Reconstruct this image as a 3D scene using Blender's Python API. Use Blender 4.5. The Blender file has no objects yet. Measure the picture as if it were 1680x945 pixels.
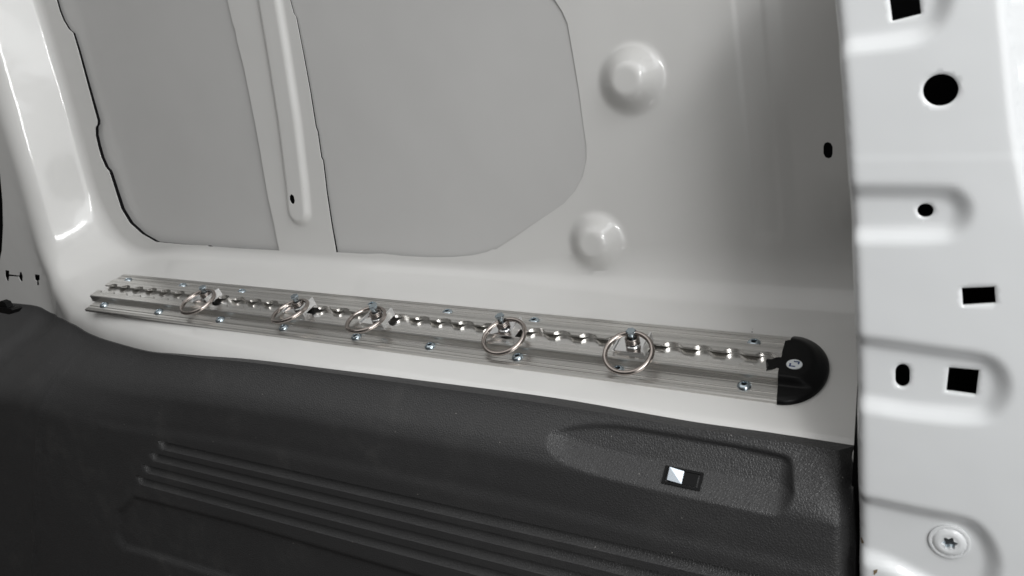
import bpy, bmesh, math, random
import numpy as np
from mathutils import Vector, Matrix
from mathutils.geometry import delaunay_2d_cdt

S = bpy.context.scene
COL = S.collection
# ------------------------------------------------------------------ camera
# world axes: X along the rail (to the right), Y into the van wall, Z up; metres
R3 = np.array([[0.8801269442, 0.0693377319, -0.4696475711],
               [0.4697043933, -0.2708676033, 0.8402431341],
               [-0.0689517588, -0.9601161494, -0.2709661133]])
CAM = np.array([0.13796984, -0.57025416, 0.22161686])
FPX = 1270.0
cam = bpy.data.cameras.new('camera'); cam_o = bpy.data.objects.new('camera', cam); COL.objects.link(cam_o)
cam.sensor_width = 36.0; cam.lens = 36.0 * FPX / 1680.0
cam.clip_start = 0.01; cam.clip_end = 50
M = Matrix([[R3[0][0], -R3[0][1], -R3[0][2], CAM[0]],
            [R3[1][0], -R3[1][1], -R3[1][2], CAM[1]],
            [R3[2][0], -R3[2][1], -R3[2][2], CAM[2]],
            [0, 0, 0, 1]])
cam_o.matrix_world = M
cam.dof.use_dof = True; cam.dof.focus_distance = 0.72; cam.dof.aperture_fstop = 13.0
S.camera = cam_o

# ------------------------------------------------------------------ world and lamps
W = bpy.data.worlds.new("World"); S.world = W; W.use_nodes = True
nt = W.node_tree
bg = nt.nodes['Background']
tc = nt.nodes.new('ShaderNodeTexCoord'); sx = nt.nodes.new('ShaderNodeSeparateXYZ')
rmp = nt.nodes.new('ShaderNodeValToRGB'); mr = nt.nodes.new('ShaderNodeMapRange')
nt.links.new(tc.outputs['Generated'], sx.inputs[0]); nt.links.new(sx.outputs['Z'], mr.inputs['Value'])
mr.inputs['From Min'].default_value = -1; mr.inputs['From Max'].default_value = 1
nt.links.new(mr.outputs[0], rmp.inputs[0]); nt.links.new(rmp.outputs[0], bg.inputs[0])
e = rmp.color_ramp.elements
e[0].position = 0.0; e[0].color = (0.10, 0.09, 0.085, 1)
e[1].position = 1.0; e[1].color = (0.30, 0.30, 0.30, 1)
q = e.new(0.48); q.color = (0.13, 0.125, 0.12, 1)
q = e.new(0.60); q.color = (0.36, 0.36, 0.355, 1)
wn = nt.nodes.new('ShaderNodeTexNoise'); wn.inputs['Scale'].default_value = 2.6; wn.inputs['Detail'].default_value = 3
wr = nt.nodes.new('ShaderNodeMapRange'); nt.links.new(tc.outputs['Generated'], wn.inputs['Vector']); nt.links.new(wn.outputs['Fac'], wr.inputs['Value'])
wr.inputs['From Min'].default_value = 0.40; wr.inputs['From Max'].default_value = 0.62; wr.inputs['To Min'].default_value = 0.22; wr.inputs['To Max'].default_value = 0.60
nt.links.new(wr.outputs[0], bg.inputs[1])      # uneven surroundings: a half-lit workshop
bg.inputs[1].default_value = 0.38

def area(name, loc, target, sx_, sy_, power, color=(1, 1, 1)):
    L = bpy.data.lights.new(name, 'AREA'); L.shape = 'RECTANGLE'; L.size = sx_; L.size_y = sy_
    L.energy = power; L.color = color
    o = bpy.data.objects.new(name, L); COL.objects.link(o); o.location = loc
    d = Vector(target) - Vector(loc)
    o.rotation_euler = d.to_track_quat('-Z', 'Y').to_euler()
    return o
area('door_opening_light', (1.20, -0.50, 1.32), (-0.35, 0, 0.05), 1.25, 1.25, 19.5, (0.96, 0.985, 1.0))
area('overhead_fill', (-0.42, -0.42, 1.5), (-0.4, -0.05, 0.0), 2.5, 1.7, 13.0, (1.0, 0.995, 0.985))  # unseen overhead fill, added to brighten the ledge
area('pillar_fill', (0.74, -0.78, 0.34), (0.14, -0.1, 0.03), 0.8, 1.1, 5.8, (0.99, 1.0, 1.0))  # unseen fill added to brighten the door pillar
tl = area('tube_lamp', (0.72, -1.02, 0.70), (-0.87, 0.05, 0.06), 0.50, 0.12, 6.0, (1.0, 1.0, 1.0))
_z = -(Vector((-0.87, 0.05, 0.06)) - tl.location).normalized(); _x = Vector((0.15, 0.30, 0.42)); _x = (_x - _z * _x.dot(_z)).normalized()
tl.rotation_euler = Matrix((_x, _z.cross(_x), _z)).transposed().to_euler()

S.view_settings.view_transform = 'Standard'; S.view_settings.look = 'None'
S.view_settings.exposure = 0.0; S.view_settings.gamma = 1.0
S.render.engine = 'CYCLES'
S.cycles.max_bounces = 8

# ------------------------------------------------------------------ geometry helpers
def ray(x, y):
    return R3 @ np.array([(x - 840) / FPX, (y - 472.5) / FPX, 1.0])
def hitp(x, y, p, n):
    r = ray(x, y); t = ((np.array(p) - CAM) @ n) / (r @ n)
    return CAM + t * r
def XZ(x, y, Y):
    h = hitp(x, y, (0, Y, 0), np.array([0, 1.0, 0])); return (h[0], h[2])
TH = math.radians(18)
N = np.array([0, -math.sin(TH), math.cos(TH)])      # rail ledge normal
D = np.array([0, math.cos(TH), math.sin(TH)])       # up the ledge
LO = -0.0085                                         # ledge plane offset along N
FY = {-75: 0.017, -30: 0.017, 0: 0.017, 33: 0.017, 48: 0.016, 62: 0.014, 73: 0.008, 90: -0.004, 108: -0.026, 170: -0.048, 260: -0.064}
_k = sorted([XZ(x, y, FY[x])[0:1] + (FY[x],) for x, y in ((62, 382), (73, 440), (90, 478), (108, 508), (170, 545), (260, 570))])
_yx = np.linspace(-1.4, 0.4, 721)
_yy = np.interp(_yx, [-1.4, -0.93, _k[0][0] - 0.012] + [a for a, b in _k] + [-0.50, 0.4], [0.020, 0.018, 0.0165] + [b for a, b in _k] + [-0.073, -0.073])
_yy = np.convolve(np.pad(_yy, 3, mode='edge'), np.ones(7) / 7, 'valid')
def Yf(X): return np.interp(X, _yx, _yy)             # the inward face of the wall swings back at the far left
def XZf(x, y, off=0.0):                              # first meeting of a view ray with that face
    Ys = np.linspace(-0.12, 0.06, 361); P = np.array([XZ(x, y, Y) for Y in Ys])
    g = Ys - (Yf(P[:, 0]) + off); i = int(np.argmax(g >= 0)); i = max(i, 1)
    t = -g[i - 1] / (g[i] - g[i - 1]) if g[i] != g[i - 1] else 0
    p = P[i - 1] * (1 - t) + P[i] * t
    return (float(p[0]), float(p[1]))
def led(X, v, h):                                    # point on the ledge: along X, across v, height h
    p = np.array([X, 0, 0]) + D * v + N * (LO + h)
    return (p[0], p[1], p[2])
def led_px(x, y, h):
    p = hitp(x, y, N * (LO + h), N); return p[0], float((p - N * (LO + h)) @ D)

def cr(pts, n):                                      # catmull rom through points (any dimension)
    P = np.array(pts, float); P = np.vstack([2 * P[0] - P[1], P, 2 * P[-1] - P[-2]])
    out = []
    for i in range(1, len(P) - 2):
        for k in range(n):
            t = k / n
            a, b, c, d = P[i - 1], P[i], P[i + 1], P[i + 2]
            out.append(0.5 * (2 * b + (c - a) * t + (2 * a - 5 * b + 4 * c - d) * t * t + (3 * b - a - 3 * c + d) * t ** 3))
    out.append(P[-2]); return np.array(out)

def inside(P, poly):
    poly = np.asarray(poly, float); x, y = P[:, 0], P[:, 1]; r = np.zeros(len(P), bool)
    j = len(poly) - 1
    for i in range(len(poly)):
        xi, yi = poly[i]; xj, yj = poly[j]
        if yi != yj:
            c = ((yi > y) != (yj > y)) & (x < (xj - xi) * (y - yi) / (yj - yi) + xi)
            r ^= c
        j = i
    return r
def dist(P, line, closed=True):
    L = np.asarray(line, float); d = np.full(len(P), 1e9)
    n = len(L) if closed else len(L) - 1
    for i in range(n):
        a = L[i]; b = L[(i + 1) % len(L)]; ab = b - a; l2 = ab @ ab
        if l2 < 1e-16: continue
        t = np.clip(((P - a) @ ab) / l2, 0, 1)
        d = np.minimum(d, np.hypot(*(P - a - t[:, None] * ab).T))
    return d
def sdf(P, poly):                                    # negative inside
    d = dist(P, poly); return np.where(inside(P, poly), -d, d)
def ss(a, b, x):
    t = np.clip((x - a) / (b - a), 0, 1); return t * t * (3 - 2 * t)

def resample(poly, step, closed=True):
    out = []; n = len(poly)
    for i in range(n if closed else n - 1):
        a = np.array(poly[i], float); b = np.array(poly[(i + 1) % n], float)
        k = max(1, int(np.hypot(*(b - a)) / step))
        for j in range(k): out.append(a + (b - a) * j / k)
    if not closed: out.append(np.array(poly[-1], float))
    return np.array(out)

def sheet(outline, holes, step, refine=(), lines=(), clear=None):
    """triangulated flat sheet with clean hole edges; returns points, triangles, boundary loops are implicit"""
    outline = np.asarray(outline, float)
    loops = [outline] + [np.asarray(h, float) for h in holes]
    pts = []; edges = []
    for L in loops:
        b = len(pts); pts += [tuple(p) for p in L]
        edges += [(b + i, b + (i + 1) % len(L)) for i in range(len(L))]
    lo = outline.min(0); hi = outline.max(0)
    def grid(x0, y0, x1, y1, s):
        gx, gy = np.meshgrid(np.arange(x0, x1, s), np.arange(y0, y1, s))
        gx = gx + (np.arange(gx.shape[0]) % 2)[:, None] * s * 0.5
        return np.stack([gx.ravel(), gy.ravel()], 1)
    G = grid(lo[0], lo[1], hi[0], hi[1], step)
    ext = []
    for (x0, y0, x1, y1, s) in refine:
        m = (G[:, 0] > x0) & (G[:, 0] < x1) & (G[:, 1] > y0) & (G[:, 1] < y1); G = G[~m]
        E_ = grid(x0, y0, x1, y1, s)
        for e2 in range(len(ext)):
            a = refine[e2]
            E_ = E_[~((E_[:, 0] > a[0]) & (E_[:, 0] < a[2]) & (E_[:, 1] > a[1]) & (E_[:, 1] < a[3]))]
        ext.append(E_)
    G = np.vstack([G] + ext) if ext else G
    m = inside(G, outline)
    for h in loops[1:]: m &= ~inside(G, h)
    G = G[m]
    for L in loops:
        bb0 = L.min(0) - step; bb1 = L.max(0) + step
        near = np.all((G > bb0) & (G < bb1), axis=1)
        dd = np.full(len(G), 1e9); dd[near] = dist(G[near], L)
        G = G[dd > min(step, 0.0015) * 0.45]
    if clear is not None: G = G[~clear(G)]
    for L in lines:
        b = len(pts); pts += [tuple(p) for p in L]; edges += [(b + i, b + i + 1) for i in range(len(L) - 1)]
    pts += [tuple(p) for p in G]
    vs, es, fs, *_ = delaunay_2d_cdt([Vector(p) for p in pts], edges, [], 0, 1e-7)
    V = np.array([(v[0], v[1]) for v in vs]); F = np.array([f for f in fs if len(f) == 3])
    c = V[F].mean(1)
    m = inside(c, outline)
    for h in loops[1:]: m &= ~inside(c, h)
    F = F[m]
    used = np.unique(F); remap = -np.ones(len(V), int); remap[used] = np.arange(len(used))
    return V[used], remap[F]

def mesh_obj(name, verts, faces, mat, parent=None, angle=35, smooth=True):
    me = bpy.data.meshes.new(name); me.from_pydata([tuple(map(float, v)) for v in verts], [], [tuple(map(int, f)) for f in faces])
    me.update(); me.materials.append(mat)
    if smooth:
        me.polygons.foreach_set('use_smooth', [True] * len(me.polygons))
        me.set_sharp_from_angle(angle=math.radians(angle))
    o = bpy.data.objects.new(name, me); COL.objects.link(o); o.parent = parent
    return o
def recalc(o, out_dir=None):
    bm = bmesh.new(); bm.from_mesh(o.data); bmesh.ops.recalc_face_normals(bm, faces=bm.faces)
    if out_dir is not None and len(bm.faces):
        s = sum((f.normal.dot(Vector(out_dir)) * f.calc_area() for f in bm.faces))
        if s < 0: bmesh.ops.reverse_faces(bm, faces=bm.faces)
    bm.to_mesh(o.data); bm.free(); return o
def turn_edges(o, dy, angle=38):
    """sheet-metal thickness: every open edge is turned back by dy"""
    bm = bmesh.new(); bm.from_mesh(o.data)
    be = [e for e in bm.edges if len(e.link_faces) == 1]
    r = bmesh.ops.extrude_edge_only(bm, edges=be)
    for v in r['geom']:
        if isinstance(v, bmesh.types.BMVert): v.co.y += dy
    bm.to_mesh(o.data); bm.free()
    o.data.polygons.foreach_set('use_smooth', [True] * len(o.data.polygons))
    o.data.set_sharp_from_angle(angle=math.radians(angle)); return o
def solid(o, t, offset=1):
    m = o.modifiers.new('thickness', 'SOLIDIFY'); m.thickness = t; m.offset = offset; return o
class MB:                                            # collects shapes of ONE part
    def __init__(s): s.v = []; s.f = []
    def add(s, v, f):
        b = len(s.v); s.v += [tuple(p) for p in v]; s.f += [tuple(b + i for i in q) for q in f]
    def box(s, fn, x0, x1, y0, y1, z0, z1):
        c = [fn(x, y, z) for z in (z0, z1) for y in (y0, y1) for x in (x0, x1)]
        s.add(c, [(0, 2, 3, 1), (4, 5, 7, 6), (0, 1, 5, 4), (2, 6, 7, 3), (0, 4, 6, 2), (1, 3, 7, 5)])
    def lathe(s, fn, prof, n=32, a0=0):
        v = []
        for r, h in prof:
            for k in range(n):
                a = 2 * math.pi * k / n + a0; v.append(fn(r * math.cos(a), r * math.sin(a), h))
        f = []
        for i in range(len(prof) - 1):
            for k in range(n):
                k2 = (k + 1) % n; f.append((i * n + k, i * n + k2, (i + 1) * n + k2, (i + 1) * n + k))
        f.append(tuple(range(n))[::-1]); f.append(tuple((len(prof) - 1) * n + k for k in range(n)))
        s.add(v, f)
    def prism(s, fn, poly, h0, h1):
        n = len(poly); v = [fn(x, y, h0) for x, y in poly] + [fn(x, y, h1) for x, y in poly]
        s.add(v, [tuple(range(n))[::-1], tuple(range(n, 2 * n))] + [(i, (i + 1) % n, n + (i + 1) % n, n + i) for i in range(n)])
    def tube(s, path, r, n=12, closed=False):
        P = [Vector(p) for p in path]; m = len(P); v = []; up = None
        for i in range(m):
            t = (P[(i + 1) % m] - P[i - 1]) if closed else (P[min(i + 1, m - 1)] - P[max(i - 1, 0)])
            t.normalize()
            if up is None: up = t.orthogonal().normalized()
            up = (up - t * up.dot(t)).normalized(); b = t.cross(up)
            for k in range(n):
                a = 2 * math.pi * k / n; v.append(P[i] + (up * math.cos(a) + b * math.sin(a)) * r)
        f = []
        for i in range(m if closed else m - 1):
            i2 = (i + 1) % m
            for k in range(n):
                k2 = (k + 1) % n; f.append((i * n + k, i * n + k2, i2 * n + k2, i2 * n + k))
        if not closed: f += [tuple(range(n))[::-1], tuple((m - 1) * n + k for k in range(n))]
        s.add(v, f)
    def build(s, name, mat, parent=None, angle=35, smooth=True):
        return recalc(mesh_obj(name, s.v, s.f, mat, parent, angle, smooth))
def thing(name, label, cat, loc=(0, 0, 0), group=None):
    o = bpy.data.objects.new(name, None); COL.objects.link(o); o.location = loc; o.empty_display_size = 0.02
    o['label'] = label; o['category'] = cat
    if group: o['group'] = group
    return o
def with_skirt(V3, F, depth_fn):
    """adds a wall going from every open edge of a sheet to depth_fn(vertex)"""
    cnt = {}
    for f in F:
        for a, b in ((f[0], f[1]), (f[1], f[2]), (f[2], f[0])): cnt[(a, b)] = 1
    be = [(a, b) for (a, b) in cnt if (b, a) not in cnt]
    V3 = [tuple(v) for v in V3]; F = [tuple(f) for f in F]; mp = {}
    for a, b in be:
        for k in (a, b):
            if k not in mp: mp[k] = len(V3); V3.append(tuple(depth_fn(V3[k])))
        F.append((b, a, mp[a], mp[b]))
    return V3, F

# ------------------------------------------------------------------ materials
def mat(name, base, rough=0.4, metal=0.0, coat=0.0, coat_rough=0.05, spec=0.5):
    m = bpy.data.materials.new(name); m.use_nodes = True
    b = m.node_tree.nodes['Principled BSDF']
    b.inputs['Base Color'].default_value = (*base, 1); b.inputs['Roughness'].default_value = rough
    b.inputs['Metallic'].default_value = metal; b.inputs['Coat Weight'].default_value = coat
    b.inputs['Coat Roughness'].default_value = coat_rough; b.inputs['Specular IOR Level'].default_value = spec
    return m, m.node_tree, b
def obj_coord(nt, scale=(1, 1, 1), rot=(0, 0, 0)):
    t = nt.nodes.new('ShaderNodeTexCoord'); mp = nt.nodes.new('ShaderNodeMapping')
    mp.inputs['Scale'].default_value = scale; mp.inputs['Rotation'].default_value = rot
    nt.links.new(t.outputs['Object'], mp.inputs[0]); return mp.outputs[0]
def noise(nt, co, scale, detail=4, rough=0.55):
    n = nt.nodes.new('ShaderNodeTexNoise'); n.inputs['Scale'].default_value = scale
    n.inputs['Detail'].default_value = detail; n.inputs['Roughness'].default_value = rough
    nt.links.new(co, n.inputs['Vector']); return n.outputs['Fac']
def maprange(nt, v, a, b, c, d):
    m = nt.nodes.new('ShaderNodeMapRange'); nt.links.new(v, m.inputs['Value'])
    for k, x in zip(('From Min', 'From Max', 'To Min', 'To Max'), (a, b, c, d)): m.inputs[k].default_value = x
    return m.outputs[0]
def bump(nt, b, h, strength, distance, prev=None, coat=False):
    n = nt.nodes.new('ShaderNodeBump'); n.inputs['Strength'].default_value = strength
    n.inputs['Distance'].default_value = distance; nt.links.new(h, n.inputs['Height'])
    if prev: nt.links.new(prev, n.inputs['Normal'])
    nt.links.new(n.outputs[0], b.inputs['Normal'])
    if coat: nt.links.new(n.outputs[0], b.inputs['Coat Normal'])
    return n.outputs[0]
def mixcol(nt, fac, c1, c2):
    m = nt.nodes.new('ShaderNodeMix'); m.data_type = 'RGBA'
    if isinstance(fac, float): m.inputs[0].default_value = fac
    else: nt.links.new(fac, m.inputs[0])
    for i, c in ((6, c1), (7, c2)):
        if isinstance(c, tuple): m.inputs[i].default_value = (*c, 1)
        else: nt.links.new(c, m.inputs[i])
    return m.outputs[2]
def mathn(nt, op, a, b=None):
    m = nt.nodes.new('ShaderNodeMath'); m.operation = op
    for i, x in ((0, a), (1, b)):
        if x is None: continue
        if isinstance(x, (int, float)): m.inputs[i].default_value = x
        else: nt.links.new(x, m.inputs[i])
    return m.outputs[0]

def paint_mat(name, base):
    m, nt, b = mat(name, base, 0.40, 0, 0.62, 0.08, 0.42)
    co = obj_coord(nt)
    n1 = noise(nt, co, 9, 3); n2 = noise(nt, co, 320, 2); n3 = noise(nt, co, 2600, 1)
    c = mixcol(nt, maprange(nt, n1, 0.35, 0.7, 0, 1), tuple(x * 0.975 for x in base), base)
    # tiny dirt specks on the lacquer
    vo = nt.nodes.new('ShaderNodeTexVoronoi'); vo.inputs['Scale'].default_value = 95; nt.links.new(co, vo.inputs['Vector'])
    vc = nt.nodes.new('ShaderNodeSeparateColor'); nt.links.new(vo.outputs['Color'], vc.inputs[0])
    sp = mathn(nt, 'MULTIPLY', mathn(nt, 'LESS_THAN', vo.outputs['Distance'], 0.045), mathn(nt, 'GREATER_THAN', vc.outputs[0], 0.93))
    c = mixcol(nt, mathn(nt, 'MULTIPLY', sp, 0.35), c, (0.35, 0.33, 0.3))
    nt.links.new(c, b.inputs['Base Color'])
    nt.links.new(maprange(nt, n1, 0.3, 0.7, 0.33, 0.45), b.inputs['Roughness'])
    nw = noise(nt, co, 16, 2); p0 = bump(nt, b, nw, 0.35, 0.0025)
    p = bump(nt, b, n2, 0.05, 0.0004, p0)
    bump(nt, b, n3, 0.04, 0.0001, p, True)
    return m
M_paint = paint_mat('white_body_paint', (0.61, 0.604, 0.588))
M_pillar = paint_mat('white_pillar_paint', (0.635, 0.645, 0.65))
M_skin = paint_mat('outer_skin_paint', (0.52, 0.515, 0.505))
M_cav, _, _ = mat('cavity_shade_black', (0.006, 0.006, 0.0065), 0.9, spec=0.1)  # near-black colour standing for shade in hollows and gaps

def plastic_mat():
    m, nt, b = mat('grained_black_plastic', (0.02, 0.02, 0.021), 0.5)
    co = obj_coord(nt)
    nz = nt.nodes.new('ShaderNodeTexNoise'); nz.inputs['Scale'].default_value = 260; nt.links.new(co, nz.inputs['Vector'])
    va = nt.nodes.new('ShaderNodeVectorMath'); va.operation = 'SCALE'; va.inputs['Scale'].default_value = 0.0022
    nt.links.new(nz.outputs['Color'], va.inputs[0])
    vb = nt.nodes.new('ShaderNodeVectorMath'); vb.operation = 'ADD'; nt.links.new(co, vb.inputs[0]); nt.links.new(va.outputs[0], vb.inputs[1])
    vo = nt.nodes.new('ShaderNodeTexVoronoi'); vo.feature = 'DISTANCE_TO_EDGE'; vo.inputs['Scale'].default_value = 520
    nt.links.new(vb.outputs[0], vo.inputs['Vector'])
    big = noise(nt, co, 14, 4); scr = noise(nt, co, 45, 6, 0.7)
    # pale handling dust
    dust = mathn(nt, 'MULTIPLY', maprange(nt, big, 0.48, 0.72, 0, 1), maprange(nt, scr, 0.45, 0.75, 0, 0.5))
    c = mixcol(nt, dust, (0.032, 0.0317, 0.0322), (0.075, 0.073, 0.070))
    v2 = nt.nodes.new('ShaderNodeTexVoronoi'); v2.inputs['Scale'].default_value = 150; nt.links.new(co, v2.inputs['Vector'])
    vc = nt.nodes.new('ShaderNodeSeparateColor'); nt.links.new(v2.outputs['Color'], vc.inputs[0])
    sp = mathn(nt, 'MULTIPLY', mathn(nt, 'LESS_THAN', v2.outputs['Distance'], 0.06), mathn(nt, 'GREATER_THAN', vc.outputs[0], 0.90))
    c = mixcol(nt, mathn(nt, 'MULTIPLY', sp, 0.55), c, (0.45, 0.43, 0.4))
    nt.links.new(c, b.inputs['Base Color'])
    nt.links.new(maprange(nt, big, 0.3, 0.7, 0.40, 0.52), b.inputs['Roughness'])
    bump(nt, b, maprange(nt, vo.outputs['Distance'], 0.0, 0.28, 0, 1), 0.6, 0.00030)
    return m
M_plastic = plastic_mat()
M_black, nt_, b_ = mat('smooth_black_plastic', (0.0032, 0.0032, 0.0034), 0.36, spec=0.16)
bump(nt_, b_, noise(nt_, obj_coord(nt_), 900, 2), 0.08, 0.0002)

def alu_mat():
    m, nt, b = mat('extruded_aluminium', (0.61, 0.604, 0.588), 0.24, 1.0)
    co = obj_coord(nt, (3.0, 900, 900)); co2 = obj_coord(nt, (30, 60, 60)); co3 = obj_coord(nt, (1.2, 240, 240))
    n1 = noise(nt, co, 1, 3); n2 = noise(nt, co2, 1, 5, 0.7); n3 = noise(nt, co3, 1, 2)
    c = mixcol(nt, maprange(nt, n3, 0.35, 0.65, 0, 1), (0.52, 0.51, 0.49), (0.74, 0.725, 0.70))
    c = mixcol(nt, maprange(nt, n2, 0.6, 0.8, 0, 0.35), c, (0.36, 0.34, 0.31))
    nt.links.new(c, b.inputs['Base Color'])
    nt.links.new(maprange(nt, n1, 0.3, 0.7, 0.22, 0.38), b.inputs['Roughness'])
    bump(nt, b, n1, 0.07, 0.0003)
    return m
M_alu = alu_mat()
M_floor, nt_, b_ = mat('bright_slot_aluminium', (0.72, 0.71, 0.69), 0.22, 1.0)
bump(nt_, b_, noise(nt_, obj_coord(nt_, (6, 500, 500)), 1, 3), 0.06, 0.0002)
M_bright, nt_, b_ = mat('milled_bright_aluminium', (0.86, 0.86, 0.86), 0.16, 1.0)
bump(nt_, b_, noise(nt_, obj_coord(nt_, (200, 200, 1500)), 1, 3), 0.15, 0.0002)
M_flap, nt_, b_ = mat('cut_edge_aluminium', (0.82, 0.82, 0.82), 0.42, 1.0)
M_zinc, nt_, b_ = mat('blue_zinc_steel', (0.42, 0.48, 0.52), 0.22, 1.0)
bump(nt_, b_, noise(nt_, obj_coord(nt_), 700, 3), 0.1, 0.0003)
M_steel, nt_, b_ = mat('warm_polished_steel', (0.37, 0.33, 0.305), 0.15, 1.0)
bump(nt_, b_, noise(nt_, obj_coord(nt_), 500, 3), 0.05, 0.0003)
nt_.links.new(maprange(nt_, noise(nt_, obj_coord(nt_), 180, 4), 0.35, 0.7, 0.10, 0.24), b_.inputs['Roughness'])
M_dsteel, nt_, b_ = mat('dark_spring_steel', (0.30, 0.27, 0.25), 0.22, 1.0)
M_white, _, _ = mat('badge_white', (0.72, 0.75, 0.77), 0.35)
M_blue, _, _ = mat('badge_blue', (0.02, 0.045, 0.16), 0.4)
M_ink, _, _ = mat('marker_ink', (0.05, 0.05, 0.06), 0.6)
M_chip, _, _ = mat('bare_chip_brown', (0.16, 0.11, 0.06), 0.7)
M_chrome, _, _ = mat('chrome', (0.40, 0.44, 0.48), 0.24, 1.0)

# ================================================================== VAN SIDE WALL
YW, YF = 0.085, -0.073
wall = thing('van_side_wall', 'glossy white painted inner side wall of the van, with two large openings and two round domes', 'van wall')
pairs = [((-75, -100), (35, -90)), ((-30, 60), (85, 65)), ((0, 165), (118, 180)), ((33, 262), (140, 262)), ((48, 315), (154, 316)),
         ((62, 382), (170, 352)), ((73, 440), (190, 388)), ((90, 478), (215, 412)), ((108, 508), (250, 428)), ((170, 545), (300, 436)),
         ((260, 570), (370, 440)), ((400, 592), (480, 447)), ((677, 629), (700, 456)), ((900, 662), (900, 471)), ((1120, 699), (1110, 490)),
         ((1387, 740), (1345, 525)), ((1560, 767), (1500, 545))]
FB = []
for f, b in pairs:
    F_ = XZ(*f, FY.get(f[0], -0.073)); B_ = XZ(*b, YW)
    if f[0] >= 170:                                   # the ledge carrying the rail is one true plane
        w = {170: 1.0, 260: 1.0}.get(f[0], 1.0)
        zf = YF * math.tan(TH) + LO / math.cos(TH); zb = YW * math.tan(TH) + LO / math.cos(TH)
        F_ = (F_[0], F_[1] * (1 - w) + zf * w); B_ = (B_[0], B_[1] * (1 - w) + zb * w)
    FB.append((*F_, *B_, FY.get(f[0], -0.073)))
FBs = cr(FB, 22)
for _ in range(220): FBs[1:-1] = (FBs[:-2] + 2 * FBs[1:-1] + FBs[2:]) / 4
def profile(row, nrm):
    F_ = row[:2]; B_ = row[2:4]
    Fo = F_ - nrm * 0.024; r2 = float(np.interp(B_[0], [-0.88, -0.80, -0.25, -0.06], [0.011, 0.014, 0.014, 0.045])); Bo = B_ + nrm * (r2 + 0.0008)
    P = [np.array([Fo[0], float(Yf(Fo[0])), Fo[1]]), np.array([F_[0], float(row[4]), F_[1]]), np.array([B_[0], YW, B_[1]]), np.array([Bo[0], YW, Bo[1]])]
    out = [P[0]]
    for i, ra, rb_ in ((1, 0.020, 0.020), (2, float(np.interp(B_[0], [-0.88, -0.74, -0.25, -0.06], [0.011, 0.042, 0.042, 0.054])), r2)):
        a, c, b = P[i - 1], P[i], P[i + 1]
        u = (a - c) / np.linalg.norm(a - c) * ra; w = (b - c) / np.linalg.norm(b - c) * rb_
        for t in np.linspace(0, 1, 12):
            out.append((1 - t) ** 2 * (c + u) + 2 * t * (1 - t) * c + t * t * (c + w))
        if i == 1:
            s0 = out[-1]; cc = P[2]; uu = (P[1] - cc); r_n = np.linalg.norm(uu); s1 = cc + uu / r_n * float(np.interp(B_[0], [-0.88, -0.74, -0.25, -0.06], [0.011, 0.042, 0.042, 0.054]))
            for t in np.linspace(0, 1, 8)[1:-1]: out.append(s0 * (1 - t) + s1 * t)
    out.append(P[3]); return out
mid = (FBs[:, :2] + FBs[:, 2:4]) / 2
tan = np.gradient(mid, axis=0); tan /= np.linalg.norm(tan, axis=1)[:, None]
for _ in range(6): tan[1:-1] = (tan[:-2] + tan[1:-1] * 2 + tan[2:]) / 4
tan /= np.linalg.norm(tan, axis=1)[:, None]
nr = np.stack([-tan[:, 1], tan[:, 0]], 1)             # points into the recess (right/up)
rows = [profile(FBs[i], nr[i]) for i in range(len(FBs))]
V = [p for r in rows for p in r]; nP = len(rows[0]); Fc = []
for i in range(len(rows) - 1):
    for j in range(nP - 1):
        Fc.append((i * nP + j, (i + 1) * nP + j, (i + 1) * nP + j + 1, i * nP + j + 1))
Bline = np.array([(r[-1][0], r[-1][2]) for r in rows]); Fline = np.array([(r[0][0], r[0][2]) for r in rows])
# --- back wall sheet with openings
def wp(l, Y=YW): return [XZ(x, y, Y) for x, y in l]
def wf(l): return [XZf(x, y) for x, y in l]
open_l = wp([(62, -120), (92, 0), (97, 18), (103, 33), (112, 48), (119, 54), (128, 84), (143, 140), (159, 198), (159, 204), (156, 209), (156, 222), (160, 240),
             (165, 258), (172, 274), (178, 281), (183, 296), (190, 318), (198, 343), (212, 366), (232, 384), (255, 397), (300, 401), (340, 403), (343, 405), (400, 408),
             (458, 411), (450, 370), (440, 325), (430, 268), (428, 254), (418, 200), (400, 110), (389, 68), (386, 50), (381, 35), (373, 0), (352, -95)])
open_r = wp([(458, -100), (475, 0), (481, 22), (485, 28), (497, 90), (508, 150), (517, 208), (520, 216), (526, 258), (529, 264), (535, 315), (543, 368), (551, 414),
             (600, 417), (625, 416), (660, 420), (700, 422), (740, 422), (775, 419), (800, 413), (808, 409), (814, 409), (845, 389), (875, 368), (905, 348), (925, 334), (943, 314),
             (956, 290), (962, 262), (962, 240), (957, 205), (950, 150), (940, 90), (931, 38), (922, 18), (910, 0), (880, -32), (840, -60), (760, -85)])
slot_post = wp([(480, 321), (483, 317), (487, 320), (489, 328), (488, 332), (485, 334), (482, 331), (480, 326)])
slot_wall_px = ([(1351, 240), (1353, 235), (1358, 233), (1363, 235), (1366, 241), (1366, 252), (1364, 258), (1359, 260), (1354, 258), (1351, 252)])
x_right = 0.20; z_top = 0.46
wall_out = [tuple(p) for p in Bline] + [(x_right, Bline[-1][1]), (x_right, z_top), (Bline[0][0] - 0.03, z_top)]
d1 = np.array(XZ(1037, 130, YW)); d2 = np.array(XZ(980, 396, YW))
rib = [XZ(422, -130, YW), XZ(443, 0, YW), XZ(458, 90, YW), XZ(475, 200, YW), XZ(487, 300, YW), XZ(491, 345, YW)]
beadL = [XZ(1210, -130, YW), XZ(1226, 0, YW), XZ(1240, 150, YW), XZ(1256, 330, YW), XZ(1266, 480, YW), XZ(1300, 560, YW)]
flange_in = [XZ(*b, YW) for f, b in pairs[:8]]
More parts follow.
